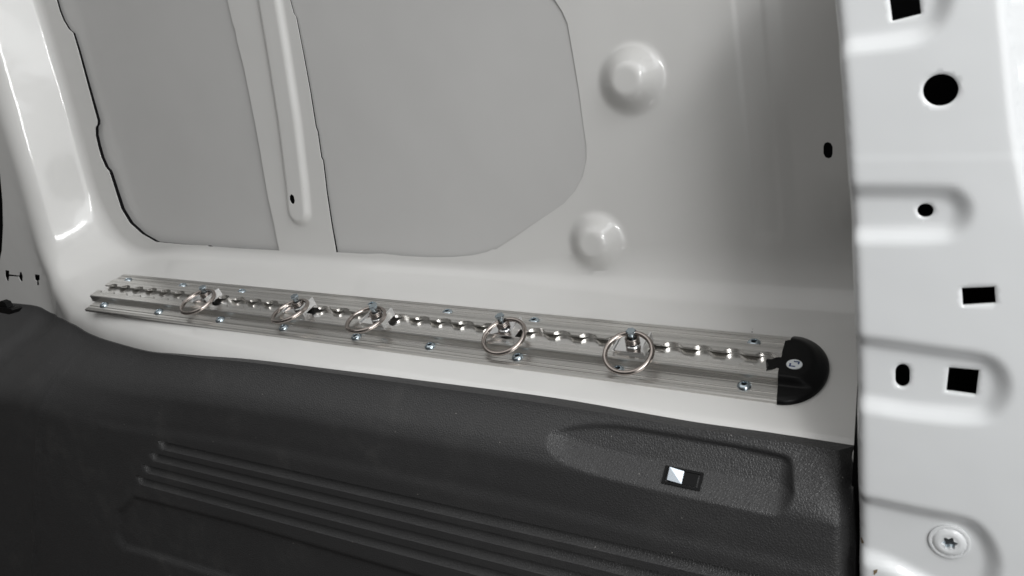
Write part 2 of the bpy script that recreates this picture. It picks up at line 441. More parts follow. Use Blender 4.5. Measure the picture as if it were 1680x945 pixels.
def hwall(P, domes=False):
    h = np.zeros(len(P))
    for c, ro, ri, hh in ((d1, 0.0345, 0.0075, 0.0170), (d2, 0.032, 0.0070, 0.0155)):
        r = np.hypot(P[:, 0] - c[0], P[:, 1] - c[1]); t = np.clip((ro - r) / (ro - ri), 0, 1)
        h += hh * (t ** 3 * (t * (t * 6 - 15) + 10))
    if domes: return h
    dr = dist(P, rib, False)
    h += 0.0052 * (1 - ss(0.0105, 0.0185, dr))
    db = dist(P, beadL, False)
    h += -0.0011 * (1 - ss(0.0098, 0.0122, db)) * ss(0.0650, 0.08, P[:, 1])
    # the wall bends inwards by the door pillar, shaped so it darkens there
    xe = np.interp(P[:, 1], [0.03, 0.26], [0.045, 0.020])
    h += 0.85 * np.clip(P[:, 0] - xe - 0.004, 0, 1) ** 1.25 * ss(0.0650, 0.13, P[:, 1])
    return h
def bb(c, r, s): return (c[0] - r, c[1] - r, c[0] + r, c[1] + r, s)
rx0 = min(p[0] for p in rib) - 0.025; rx1 = max(p[0] for p in rib) + 0.025
bx0 = min(p[0] for p in beadL) - 0.02; bx1 = max(p[0] for p in beadL) + 0.02
def on_wall(x, y):
    Y = YW
    for _ in range(25):
        X, Z = XZ(x, y, Y); Y = 0.5 * Y + 0.5 * (YW - float(hwall(np.array([[X, Z]]))[0]))
    return (X, Z)
slot_wall = [on_wall(x, y) for x, y in slot_wall_px]
PV, PF = sheet(wall_out, [open_l, open_r, slot_post, slot_wall], 0.006,
               [bb(d1, 0.042, 0.0014), bb(d2, 0.04, 0.0014), (rx0, 0.0, rx1, z_top, 0.0022), (bx0, -0.01, bx1, z_top, 0.0022)])
hh = hwall(PV)
for k in range(len(V)):                               # the domes run into the fold at the foot of the wall
    if k % nP > nP - 14 and V[k][0] > -0.25:
        V[k] = V[k] - np.array([0, float(hwall(np.array([[V[k][0], V[k][2]]]), True)[0]), 0])
b0 = len(V); V += [(p[0], YW - h, p[1]) for p, h in zip(PV, hh)]; Fc += [tuple(b0 + i for i in f[::-1]) for f in PF]
# --- front face at the left with clip slots
slots = [wf([(8, 443), (15, 444), (15, 450), (31, 452), (32, 447), (35, 446), (37, 452), (37, 461), (34, 462), (31, 457), (30, 454), (15, 453), (14, 461), (11, 461), (8, 453)]),
         wf([(56, 450), (65, 451), (65, 459), (63, 460), (64, 468), (60, 468), (60, 461), (57, 459)]),
         wf([(-30, 240), (-12, 250), (0, 285), (4, 330), (5, 370), (3, 410), (-2, 435), (-12, 450), (-30, 455)])]
fo = Fline[:253]
front_out = [tuple(p) for p in fo] + [(fo[-1][0], -0.16), (-1.25, -0.16), (-1.25, fo[0][1])]
PV, PF = sheet(front_out, slots, 0.012)
b0 = len(V); V += [(p[0], float(Yf(p[0])), p[1]) for p in PV]; Fc += [tuple(b0 + i for i in f[::-1]) for f in PF]
inner = mesh_obj('inner_panel', V, Fc, M_paint, wall, 40)
bm = bmesh.new(); bm.from_mesh(inner.data); bmesh.ops.remove_doubles(bm, verts=bm.verts, dist=0.00012)
bmesh.ops.recalc_face_normals(bm, faces=bm.faces)
if sum(f.normal.y * f.calc_area() for f in bm.faces) > 0: bmesh.ops.reverse_faces(bm, faces=bm.faces)
bm.to_mesh(inner.data); bm.free()
turn_edges(inner, 0.0009)
# --- outer skin seen through the openings
YS = YW + 0.0036
fold = [XZ(163, -60, YS), XZ(170, 40, YS), XZ(205, 160, YS), XZ(245, 300, YS), XZ(300, 400, YS)]  # slight bend added in the skin to suggest a reflected band
so = [(-1.0, -0.02), (-0.09, -0.02), (-0.09, z_top), (-1.0, z_top)]
PV, PF = sheet(so, [], 0.012)
fx = np.interp(PV[:, 1], [p[1] for p in fold[::-1]], [p[0] for p in fold[::-1]])
hs = -0.006 * np.clip(fx - PV[:, 0], 0, 1) + 0.004 * np.sin(PV[:, 0] * 3.2 + 1) * np.cos(PV[:, 1] * 4)
o = mesh_obj('outer_skin', [(p[0], YS - h, p[1]) for p, h in zip(PV, hs)], [f[::-1] for f in PF], M_skin, wall)
solid(o, 0.001, -1)
# black strip round each opening, standing for shade in the gap between sheets
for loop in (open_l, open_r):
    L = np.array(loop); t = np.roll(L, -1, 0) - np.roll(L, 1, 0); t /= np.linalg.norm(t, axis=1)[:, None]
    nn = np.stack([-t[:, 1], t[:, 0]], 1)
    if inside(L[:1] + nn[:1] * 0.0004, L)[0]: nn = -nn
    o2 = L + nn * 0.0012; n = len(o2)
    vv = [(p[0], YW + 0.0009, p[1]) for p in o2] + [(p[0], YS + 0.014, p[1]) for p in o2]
    mesh_obj('gap_shade', vv, [(i, (i + 1) % n, n + (i + 1) % n, n + i) for i in range(n)], M_cav, wall, smooth=False)
# black plates put behind the slots as the shade of the hollow
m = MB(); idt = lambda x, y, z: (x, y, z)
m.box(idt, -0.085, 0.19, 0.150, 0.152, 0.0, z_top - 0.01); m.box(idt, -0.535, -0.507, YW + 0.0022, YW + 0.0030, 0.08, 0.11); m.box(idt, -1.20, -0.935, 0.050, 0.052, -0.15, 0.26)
m.build('cavity_shade', M_cav, wall, smooth=False)
# three pencil marks above the rail
m = MB()
for x, y in ((1235, 540), (1234, 545), (1232, 550)):
    X, v = led_px(x, y, 0.0)
    m.lathe(lambda a, b, c, X=X, v=v: led(X + a, v + b, c), [(0.0007, 0.0001), (0.0006, 0.0003)], 10)
m.build('pencil_marks', M_ink, wall, smooth=False)

# ================================================================== BLACK LOWER TRIM PANEL
trim = thing('lower_trim_panel', 'black grained plastic lower trim panel with long grooves and a scooped pocket, below the white ledge', 'trim panel')
YT = -0.074
top_px = [(-130, 505), (-60, 500), (0, 497), (35, 499), (62, 503), (90, 516), (112, 529), (145, 547), (180, 560), (240, 576), (300, 583), (400, 593), (540, 611), (677, 630), (900, 662), (1120, 699), (1260, 720), (1400, 742)]
topl = cr([XZf(x, y, -0.001) for x, y in top_px], 6)
YP = -0.104
botR = XZ(1397, 1150, YP)
trim_out = [tuple(p) for p in topl] + [(topl[-1][0] + 0.0005, -0.10), (botR[0], -0.22), (topl[0][0], -0.32), ]
trim_out = [tuple(p) for p in topl] + [(topl[-1][0] + 0.006, -0.09), (topl[-1][0] + 0.013, -0.24), (topl[0][0], -0.50)]
g1 = [XZ(265, 723, YP), XZ(560, 788, YP), XZ(1000, 887, YP)]
sl = (g1[2][1] - g1[0][1]) / (g1[2][0] - g1[0][0])
gz0 = [XZ(560, y, YP)[1] for y in (788, 813.5, 840, 866)]
gx0 = XZ(560, 788, YP)[0]
gxe = [XZ(x, y, YP)[0] for x, y in ((262, 725), (249, 746), (238, 767), (228, 788))]
pocket = [XZ(222, 813, YP), XZ(400, 858, YP), XZ(560, 905, YP), XZ(840, 985, YP), XZ(1300, 1110, YP), XZ(1250, 1180, YP), XZ(560, 1012, YP), XZ(370, 946, YP), XZ(205, 897, YP), XZ(190, 876, YP), XZ(196, 838, YP)]
sc_low = [(861, 742), (886, 754), (930, 770), (980, 785), (1050, 802), (1150, 824), (1250, 846), (1292, 853)]
sc_low3 = [XZ(x, y, YP) for x, y in sc_low]
scoop = cr([XZ(852, 731, YP), XZ(860, 718, YP + 0.004)] + [XZ(x, y, YP + 0.014) for x, y in [(893, 708), (945, 703), (1010, 707), (1100, 721), (1200, 739), (1282, 757), (1311, 769)]]
           + [XZ(1325, 790, YP + 0.010), XZ(1328, 815, YP + 0.005), XZ(1317, 842, YP)] + sc_low3[::-1] + [XZ(852, 731, YP)], 4)[:-1]
def seg_z(line, X): return np.interp(X, [p[0] for p in line], [p[1] for p in line])
tl_x = topl[:, 0]; tl_z = topl[:, 1]
def htrim(P):
    X = P[:, 0]; Z = P[:, 1]; s = np.interp(X, tl_x, tl_z) - Z
    s = np.where(X < -0.6, np.minimum(s, dist(P, topl, False)), s)
    h = np.interp(s, [0, 0.0015, 0.006, 0.012, 0.018, 0.026, 0.036, 0.06, 0.070, 0.076, 0.10, 0.3],
                     [0.0004, 0.0012, 0.0043, 0.0092, 0.0150, 0.0226, 0.0280, 0.0298, 0.0300, 0.0318, 0.0322, 0.034])
    return h
def htrim_full(P):
    X = P[:, 0]; Z = P[:, 1]
    a = htrim(P)
    off = [np.array([0, d]) for d in (-0.003, 0.003)]
    h = (a * 2 + htrim(P + off[0]) + htrim(P + off[1])) / 4
    # to the right of the pocket the upper strip is set back and rolls out as a shelf
    s_ = np.interp(X, tl_x, tl_z) - Z
    h2 = np.interp(s_, [0, 0.004, 0.020, 0.027, 0.040, 0.3], [0, 0.004, 0.010, 0.0160, 0.0300, 0.034])
    w_ = 0.35 * ss(0.085, 0.100, X) * (s_ < 0.06); h = h * (1 - w_) + np.minimum(h, h2) * w_
    for z0, xe in zip(gz0, gxe):
        g = (z0 + sl * (X - gx0)) - Z
        prof = np.interp(g, [-0.0004, 0.0008, 0.0022, 0.0080, 0.0087, 0.0098], [0, -0.0054, -0.0062, -0.0032, -0.0020, 0])
        h += prof * ss(0, 0.0016, X - xe - (z0 - Z) * 0.25) * (1 - ss(-0.004, 0, X - (topl[-1][0] - 0.006)))
    sd = sdf(P, pocket)
    h += -0.0040 * (1 - ss(-0.005, 0.0015, sd))
    # shallow upright bead at the far left
    bl = XZ(70, 560, YP), XZ(60, 945, YP)
    bx = np.interp(Z, [bl[1][1], bl[0][1]], [bl[1][0], bl[0][0]])
    h += 0.0030 * np.exp(-((X - bx) / 0.0034) ** 2) * ss(0.005, 0.05, np.interp(X, tl_x, tl_z) - Z)
    # scooped pocket facing upwards
    sc = sdf(P, scoop)
    zb = np.interp(X, [p[0] for p in sc_low3], [p[1] for p in sc_low3])
    hs = 0.0292 - np.clip(Z - zb, -0.001, 1) * 0.56 - 0.0100 * ss(-0.004, 0.036, X - XZ(850, 735, YP)[0]) * np.clip((Z - zb) / 0.014, 0, 1)
    hs = np.maximum(hs, 0.0020)
    m = 1 - ss(-0.0014 - 0.0045 * np.clip((Z - zb) / 0.02, 0, 1), 0.0008, sc)
    xr = XZ(1326, 800, YP)[0]
    hs = hs + 0.030 * ss(xr - 0.022, xr + 0.004, X) ** 1.3
    hn = h * (1 - m) + np.minimum(h, hs) * m
    # rounded right-hand end
    dr = (topl[-1][0] + 0.004 * np.clip((topl[-1][1] - Z) / 0.05, 0, 3)) - X
    hn += -0.010 * (1 - ss(0, 0.012, dr)) ** 2
    return hn
glines = []
x_end = 0.085
for z0, xe in zip(gz0, gxe):
    for g in (-0.0004, 0.0008, 0.0022, 0.0050, 0.0080, 0.0087, 0.0098):
        xs2 = np.arange(xe - 0.004 + g * 0.25, x_end, 0.004)
        xs2 = np.concatenate([[xe + g * 0.25, xe + g * 0.25 + 0.0016], xs2[xs2 > xe + g * 0.25 + 0.003]])
        glines.append([(x, z0 + sl * (x - gx0) - g) for x in xs2])
def gclear(G):
    m = np.zeros(len(G), bool)
    for z0, xe in zip(gz0, gxe):
        g = (z0 + sl * (G[:, 0] - gx0)) - G[:, 1]; m |= (g > -0.0016) & (g < 0.0122) & (G[:, 0] > xe - 0.003) & (G[:, 0] < x_end + 0.004)
    return m
sx_ = [p[0] for p in scoop]; sz_ = [p[1] for p in scoop]
PV, PF = sheet(trim_out, [], 0.006, [(min(sx_) - 0.006, min(sz_) - 0.006, max(sx_) + 0.02, max(sz_) + 0.006, 0.0015),
                                     (-0.66, -0.30, 0.13, -0.03, 0.0026)], glines, gclear)
ht = htrim_full(PV)
s_t = np.interp(PV[:, 0], tl_x, tl_z) - PV[:, 1]
w_t = ss(0.004, 0.075, s_t)
V3 = [(p[0], float(Yf(p[0])) * (1 - w) - 0.073 * w - 0.001 - h, p[1]) for p, h, w in zip(PV, ht, w_t)]
V3, F3 = with_skirt(V3, PF[:, ::-1], lambda p: (p[0], float(Yf(p[0])) + 0.013, p[2]))
o = recalc(mesh_obj('panel_shell', V3, F3, M_plastic, trim, 50), (0, -1, 0))
# rocker latch in the pocket
def on_trim(x, y, lift=0.0):
    Yc = YP
    for _ in range(60):
        X, Z = XZ(x, y, Yc); Yc = 0.75 * Yc + 0.25 * (YT - float(htrim_full(np.array([[X, Z]]))[0]) - lift)
    return np.array([X, Yc, Z])
c = [on_trim(*p) for p in ((1094, 764), (1155, 777), (1148, 806), (1084, 793))]
Cc = sum(c) / 4; ux = (c[1] - c[0] + c[2] - c[3]); lx = np.linalg.norm(ux) / 2; ux = ux / np.linalg.norm(ux)
uy = (c[0] - c[3] + c[1] - c[2]); ly = np.linalg.norm(uy) / 2; uy = uy - (uy @ ux) * ux; uy /= np.linalg.norm(uy)
uz = np.cross(ux, uy)
if uz[1] > 0: uz = -uz
def lf(a, b, h): return tuple(Cc + ux * a + uy * b + uz * h)
hx, hy = lx / 2, ly / 2
swt = bpy.data.objects.new('rocker_latch', None); COL.objects.link(swt); swt.parent = trim
m = MB(); rim = hy * 0.27
m.box(lf, -hx, hx, hy - rim, hy, -0.003, 0.0012); m.box(lf, -hx, hx, -hy, -hy + rim, -0.003, 0.0012)
m.box(lf, -hx, -hx + rim, -hy + rim, hy - rim, -0.003, 0.00115); m.box(lf, hx - rim, hx, -hy + rim, hy - rim, -0.003, 0.00115)
fr = m.build('latch_frame', M_black, trim, smooth=False)
m = MB(); m.box(lf, -hx + rim, hx - rim, -hy + rim, hy - rim, -0.0028, -0.0020)
m.build('latch_well', M_black, fr, smooth=False)
m = MB(); m.box(lf, 0.0005, hx - rim - 0.0014, -hy + rim + 0.0006, hy - rim - 0.0003, -0.002, 0.0008); m.build('rocker', M_black, fr, smooth=False)
m = MB()
a0, a1, b0_, b1 = -hx + rim + 0.0022, 0.0003, -hy + rim + 0.0004, hy - rim - 0.0002
pv = [lf(a0, b0_, -0.002), lf(a1, b0_, -0.002), lf(a1, b1, -0.002), lf(a0, b1, -0.002), lf(a0, b0_, 0.0032), lf(a1, b0_, 0.0010), lf(a1, b1, 0.0014), lf(a0, b1, 0.0045)]
m.add(pv, [(0, 3, 2, 1), (0, 1, 5, 4), (1, 2, 6, 5), (2, 3, 7, 6), (3, 0, 4, 7), (4, 5, 7), (5, 6, 7)])
m.build('chrome_tab', M_chrome, fr, smooth=False)
bpy.data.objects.remove(swt)
# retaining clip on the trim edge at the far left
cc = np.array(hitp(20, 503, (0, -0.08, 0), np.array([0, 1.0, 0])))
def cf(a, b, h): return (cc[0] + a, cc[1] - h, cc[2] + b)
m = MB(); m.prism(cf, [(-0.014, -0.004), (0.013, -0.005), (0.022, 0.001), (0.018, 0.0025), (-0.014, 0.0015)], 0, 0.012)
m.prism(cf, [(-0.010, 0.001), (0.008, 0.001), (0.004, 0.008), (-0.004, 0.0095), (-0.010, 0.006)], 0.002, 0.009)
m.build('retaining_clip', M_black, trim, smooth=False)

# ================================================================== DOOR PILLAR (right foreground)
pil = thing('door_pillar', 'pale white painted steel door pillar with stamped recesses and black holes, at the right edge', 'pillar')
YQ = -0.115
def qp(l): return [XZ(x, y, YQ) for x, y in l]
ledge_px = [(1352, -140), (1366, 0), (1380, 150), (1390, 300), (1398, 450), (1403, 600), (1406, 750), (1409, 945), (1412, 1100)]
redge_px = [(1800, 1100), (1790, 800), (1750, 560), (1712, 380), (1684, 230), (1668, 80), (1661, 0), (1652, -140)]
left_l = cr(qp(ledge_px), 8); right_l = cr(qp(redge_px), 8)
pil_out = [tuple(p) for p in left_l] + [tuple(p) for p in right_l]
def ell(x, y, rx, ry, n=36, tilt=0.0):
    return [(x + rx * math.cos(a) * math.cos(tilt) - ry * math.sin(a) * math.sin(tilt), y + rx * math.cos(a) * math.sin(tilt) + ry * math.sin(a) * math.cos(tilt)) for a in [2 * math.pi * k / n for k in range(n)]]
def obr(x, y, w, h, n=10):
    p = []
    for k in range(n + 1): a = math.pi + math.pi * k / n; p.append((x + w / 2 * math.cos(a), y - h / 2 + w / 2 + w / 2 * math.sin(a)))
    for k in range(n + 1): a = math.pi * k / n; p.append((x + w / 2 * math.cos(a), y + h / 2 - w / 2 + w / 2 * math.sin(a)))
    return p
holes = [qp([(1455, -30), (1504, -40), (1511, 22), (1463, 34)]), qp(ell(1543.5, 147.5, 29.5, 26, 40, -0.25)), qp(ell(1518, 348.5, 13.5, 11.3, 28)),
         qp([(1578, 473), (1632, 471), (1634, 498), (1580, 501.5)]), qp(obr(1480, 622, 24, 38)), qp([(1557, 609), (1607, 614), (1602, 655), (1552.5, 648)])]
pads = [[(1330, -140), (1560, -140), (1560, -20), (1545, 35), (1515, 62), (1470, 72), (1400, 80), (1330, 84)],
        [(1330, 308), (1400, 308), (1540, 310), (1572, 318), (1588, 340), (1585, 365), (1566, 385), (1530, 392), (1400, 393), (1330, 393)],
        [(1330, 545), (1420, 556), (1540, 574), (1610, 585), (1640, 602), (1653, 632), (1646, 664), (1620, 688), (1570, 690), (1490, 682), (1420, 670), (1330, 662)],
        [(1330, 808), (1410, 816), (1500, 836), (1580, 853), (1612, 872), (1632, 905), (1636, 940), (1620, 975), (1560, 985), (1470, 940), (1420, 922), (1330, 905)]]
pads = [cr(qp(p) + [qp(p)[0]], 3)[:-1] for p in pads]
def hpil(P):
    h = np.zeros(len(P))
    for i, p in enumerate(pads):
        h += -0.0055 * (1 - ss(-0.0075, 0.0035, sdf(P, p)))
    r = 0.006; d = np.clip(dist(P, left_l, False), 0, r); h += -(r - np.sqrt(np.maximum(r * r - (r - d) ** 2, 0)))
    r = 0.007; d = np.clip(dist(P, right_l, False), 0, r); h += -(r - np.sqrt(np.maximum(r * r - (r - d) ** 2, 0)))
    for q in holes:
        h += -0.0007 * (1 - ss(0.0, 0.0012, dist(P, q)))
    # faint horizontal panel joint
    zj = XZ(1550, 258, YQ)[1]; h += 0.0002 * (1 - ss(-0.0004, 0.0004, P[:, 1] - zj - 0.0 * P[:, 0]))
    h += 0.10 * np.clip(0.14 - P[:, 0], -1, 1) * 0.15
    return h
xs = np.array(pil_out)
def grow(q, d):
    q = np.array(q); t = np.roll(q, -1, 0) - np.roll(q, 1, 0); t /= np.linalg.norm(t, axis=1)[:, None]
    nn = np.stack([-t[:, 1], t[:, 0]], 1); c = q.mean(0); sg = np.sign(((q - c) * nn).sum()); return q + nn * sg * d
lips = []
for q in holes:
    for d in (0.0006, 0.0012): g_ = grow(resample(q, 0.0012), d); lips.append(list(g_) + [g_[0]])
PV, PF = sheet(pil_out, [resample(q, 0.0012) for q in holes], 0.0022, [], lips, lambda G: np.min([dist(G, q) for q in holes], axis=0) < 0.0016)
hq = hpil(PV)
V3 = [(p[0], YQ - h, p[1]) for p, h in zip(PV, hq)]
F3 = [tuple(f[::-1]) for f in PF]
# side returns: left edge goes back to the wall, right edge goes back and outwards
key = {(round(p[0], 6), round(p[1], 6)): i for i, p in enumerate(PV)}
def ret(line, dx, y1):
    ids = [key.get((round(p[0], 6), round(p[1], 6))) for p in line]; ids = [i for i in ids if i is not None]
    b = len(V3)
    for i in ids: V3.append((V3[i][0] + dx, y1, V3[i][2]))
    for k in range(len(ids) - 1): F3.append((ids[k], ids[k + 1], b + k + 1, b + k))
ret(left_l, 0.004, 0.12); ret(right_l, 0.06, YQ + 0.035)
o = recalc(mesh_obj('pillar_panel', V3, F3, M_pillar, pil, 60), (0, -1, 0))
turn_edges(o, 0.0016, 50)
m = MB(); m.box(idt, 0.105, 0.20, YQ + 0.035, YQ + 0.037, -0.30, 0.36)  # black plate stands for the shade inside the pillar holes
m.build('cavity_shade', M_cav, pil, smooth=False)
# paint chips
m = MB()
for poly in ([(1410, 893), (1412, 892), (1416, 899), (1412, 902)], [(1433, 935), (1440, 933), (1439, 938), (1434, 943)]):
    P2 = qp(poly); hh_ = hpil(np.array(P2))
    m.add([(p[0], YQ - h - 0.0002, p[1]) for p, h in zip(P2, hh_)], [(0, 1, 2, 3)])
m.build('paint_chips', M_chip, pil, smooth=False)
# torx bolt, painted white
c0 = np.array(XZ(1557.5, 891, YQ - -0.0035)); hb = -0.0055
rb = 0.0108
star = [((0.0036 + 0.0006 * math.cos(6 * a)) * math.cos(a + 0.2), (0.0036 + 0.0006 * math.cos(6 * a)) * math.sin(a + 0.2)) for a in [2 * math.pi * k / 60 for k in range(60)]]
disc = [(rb * math.cos(a), rb * math.sin(a)) for a in [2 * math.pi * k / 64 for k in range(64)]]
PV, PF = sheet(disc, [star], 0.0008)
r = np.hypot(PV[:, 0], PV[:, 1])
hd = 0.0012 + 0.0022 * (1 - (r / rb) ** 2) - 0.0009 * (np.exp(-((r - 0.0088) / 0.0005) ** 2)) - 0.0006 * (1 - ss(0.004, 0.0058, r))
def bf(p, h): return (c0[0] + p[0], YQ - hb - h, c0[1] + p[1])
V3 = [bf(p, h) for p, h in zip(PV, hd)]
V3, F3 = with_skirt(V3, PF[:, ::-1], lambda p: (p[0], YQ - hb + 0.0005, p[2]))
bolt = mesh_obj('torx_bolt', V3, F3, M_pillar, pil, 45)
m = MB(); m.lathe(lambda a, b, h: (c0[0] + a, YQ - hb - h, c0[1] + b), [(0.0046, -0.0003), (0.0046, 0.0002), (0.001, 0.0003)], 24)
m.build('star_socket', M_zinc, bolt)

# ================================================================== TIE-DOWN RAIL
VC = -0.0047; HWD = 0.0382; VS = -0.0055
XL, XR = -0.757, 0.0505
rail = thing('tie_down_rail', 'long aluminium tie-down track with scalloped slot and black end cap, screwed along the white ledge', 'cargo rail', led(-0.35, VC, 0))
rl = Vector(rail.location)
def ledr(X, v, h):
    p = led(X, v, h); return (p[0] - rl[0], p[1] - rl[1], p[2] - rl[2])
def groove_prof():
    gr = sorted([0.0285, 0.0232, 0.0185, -0.0268, -0.0352, -0.0392])
    t = 0.0030; pts = [(VC - HWD, 0.0), (VC - HWD, 0.0022), (VC - HWD + 0.0008, 0.0028)]
    for g in gr:
        w, d = 0.0005, 0.0005
        pts += [(g - w, t), (g - w * 0.4, t - d), (g + w * 0.4, t - d), (g + w, t)]
    pts += [(VC + HWD - 0.0008, 0.0028), (VC + HWD, 0.0022), (VC + HWD, 0.0)]
    return pts
m = MB()
gp = groove_prof()
# flange is open between the side walls of the channel: split in near, floor and far strips
near = [p for p in gp if p[0] < -0.0233] + [(-0.0234, 0.0030), (-0.0234, 0.0)]
far = [(0.0134, 0.0), (0.0134, 0.0030)] + [p for p in gp if p[0] > 0.0135]
def extr(poly, XL=XL):
    n = len(poly); v = [ledr(XL, a, h) for a, h in poly] + [ledr(XR, a, h) for a, h in poly]
    m.add(v, [tuple(range(n)), tuple(range(n, 2 * n))[::-1]] + [(i, (i + 1) % n, n + (i + 1) % n, n + i) for i in range(n)])
extr(near, -0.7455); extr(far, -0.765)
extr([(-0.0234, 0.0), (-0.0234, 0.0045), (VS - 0.0108, 0.0045), (VS - 0.0108, 0.0036), (VS + 0.0108, 0.0036), (VS + 0.0108, 0.0045), (0.0134, 0.0045), (0.0134, 0.0)])
PITCH = 0.0243; X0 = 0.0113; RH = 0.0099; NW = 0.0055
half = math.sqrt(RH * RH - NW * NW)
xs_ = [(XL, NW)]
for k in range(-33, 3):
    c_ = X0 + k * PITCH
    for t in np.linspace(-1, 1, 21):
        a = t * math.asin(half / RH); dx = RH * math.sin(a); x = c_ + dx
        if XL < x < XR: xs_.append((x, RH * math.cos(a)))
xs_.append((XR, NW)); xs_.sort()
if abs(xs_[0][0] - xs_[1][0]) > 0.002 and False: pass
TOPH = 0.0085; LT = 0.0043
for sgn, outer in ((1, 0.0134), (-1, -0.0234)):
    v = []; f = []
    oc = outer - sgn * 0.0008
    for x, hv in xs_:                                 # the lip is thin at the slot and thickens outwards
        vi = VS + sgn * hv; t_ = 0.0020 + (hv - NW) / (RH - NW) * 0.0026
        v += [ledr(x, outer, 0.0045), ledr(x, outer, TOPH - 0.0008), ledr(x, oc, TOPH), ledr(x, vi, TOPH), ledr(x, vi, TOPH - t_), ledr(x, VS + sgn * 0.0106, 0.0038)]
    n = 6
    for i in range(len(xs_) - 1):
        for j in range(n): f.append((i * n + j, (i + 1) * n + j, (i + 1) * n + (j + 1) % n, i * n + (j + 1) % n))
    f.append(tuple(range(n))); f.append(tuple((len(xs_) - 1) * n + j for j in range(n))[::-1])
    m.add(v, f)
m.build('track', M_alu, rail, 28)
m = MB(); m.box(ledr, XL + 0.0005, XR, VS - 0.0104, VS + 0.0104, 0.0037, 0.0039); m.build('slot_floor', M_floor, rail, smooth=False)
# screws: one mesh shared, every screw an object
def screw_mesh():
    m = MB()
    m.lathe(lambda a, b, h: (a, b * math.cos(TH) - h * math.sin(TH), b * math.sin(TH) + h * math.cos(TH)),
            [(0.0050, 0.0), (0.0052, 0.0004), (0.0050, 0.0010), (0.0041, 0.0019), (0.0030, 0.0025), (0.0022, 0.0026), (0.0019, 0.0020), (0.0018, 0.0004), (0.0008, 0.0004)], 30)
    return m.build('screw', M_zinc, rail, 30)
sc0 = screw_mesh(); dk = MB()
dk.lathe(lambda a, b, h: (a, b * math.cos(TH) - h * math.sin(TH), b * math.sin(TH) + h * math.cos(TH)), [(0.0017, 0.0005), (0.0017, 0.0007), (0.0005, 0.0007)], 16)
dk0 = dk.build('core_shade', M_cav, sc0, smooth=False)  # black disc painted as the shade in the screw's hole
spots = [(x, -0.0313) for x in (-0.723, -0.625, -0.526, -0.434, -0.340, -0.2545, -0.1645, -0.0735, 0.0253)] + [(x, 0.0202) for x in (-0.7413, -0.6408, -0.5426, -0.357, -0.2657, -0.1721, 0.0221)]
for i, (X, v) in enumerate(spots):
    if i == 0: s = sc0
    else:
        s = sc0.copy(); COL.objects.link(s); s.parent = rail
        k = dk0.copy(); COL.objects.link(k); k.parent = s
    s.location = ledr(X, v, 0.0030)
# end cap
capc = (0.0505, VC)
rxc, ryc = 0.0298, 0.0393
cap_out = [(capc[0], capc[1] - ryc), ] + [(capc[0] + rxc * math.sin(a), capc[1] - ryc * math.cos(a)) for a in np.linspace(0.03, math.pi - 0.03, 48)] + [(capc[0], capc[1] + ryc), (capc[0] - 0.0005, 0.0185), (capc[0] - 0.0040, 0.0170), (capc[0] - 0.0040, 0.003),
           (capc[0] - 0.0035, 0.0), (capc[0] - 0.0035, -0.010), (capc[0] - 0.0025, -0.0235)]
cap_out = resample(cap_out, 0.002)
def hcap(P):
    dd = dist(P, cap_out[:]); X = P[:, 0]; v = P[:, 1]
    rr = np.hypot((X - capc[0]) / rxc, (v - capc[1]) / ryc); rr = np.where(X < capc[0], np.abs(v - capc[1]) / ryc, rr)
    base = 0.0028 + 0.0022 * np.sqrt(np.clip((1 - rr) / 0.12, 0, 1))
    band = ss(-0.0285, -0.0235, v) * (1 - ss(0.0285, 0.0345, v))
    body = 0.0062 * ss(0, 0.40, 1 - rr) * band
    return base + body * (1 - 0.25 * ss(0.005, 0.033, X - capc[0]))
PV, PF = sheet(cap_out, [], 0.0012)
hc = hcap(PV)
V3 = [ledr(p[0], p[1], h) for p, h in zip(PV, hc)]
def down(p):
    w = np.array(p) + np.array(rl); hgt = (w @ N) - LO
    w = w - N * (hgt - 0.0003); return tuple(w - np.array(rl))
V3, F3 = with_skirt(V3, PF, down)
cap = recalc(mesh_obj('end_cap', V3, F3, M_black, rail, 50), tuple(N))
m = MB()
tail = [(0.0430, -0.0012), (0.0375, -0.0010), (0.0335, -0.0012), (0.0300, 0.0015), (0.0265, 0.0005), (0.0285, -0.0030), (0.0292, -0.0070), (0.0275, -0.0115), (0.0262, -0.0140), (0.0320, -0.0125), (0.0370, -0.0100), (0.0430, -0.0105)]
tp = [led_px(x, y, 0.0085) for x, y in [(1284, 587), (1273, 587), (1267, 590), (1258, 590), (1256.5, 593), (1260, 597), (1260.5, 601), (1258, 605.5), (1257, 608), (1266, 606.5), (1274, 603), (1283, 605)]]
m.prism(ledr, tp, 0.0012, 0.0090); m.build('slot_tongue', M_black, rail, smooth=False)
bX, bv = led_px(1303.3, 598.5, 0.011)
hbdg = float(hcap(np.array([[bX, bv]]))[0])
m = MB(); m.lathe(lambda a, b, h: ledr(bX + a, bv + b, h), [(0.0056, hbdg - 0.001), (0.0056, hbdg + 0.0004), (0.0054, hbdg + 0.0006)], 40)
bd = m.build('badge', M_white, cap)
m = MB(); z0_, z1_ = hbdg + 0.0005, hbdg + 0.00075; bfn = lambda a, b, h: ledr(bX + a, bv + b, h)
m.box(bfn, -0.0008, 0.0034, 0.0022, 0.0034, z0_, z1_); m.box(bfn, 0.0022, 0.0034, 0.0002, 0.00215, z0_, z1_)
m.box(bfn, -0.0034, 0.0010, -0.0034, -0.0022, z0_, z1_); m.box(bfn, -0.0034, -0.0022, -0.00215, 0.0004, z0_, z1_)
m.build('corner_emblem', M_blue, bd, smooth=False)

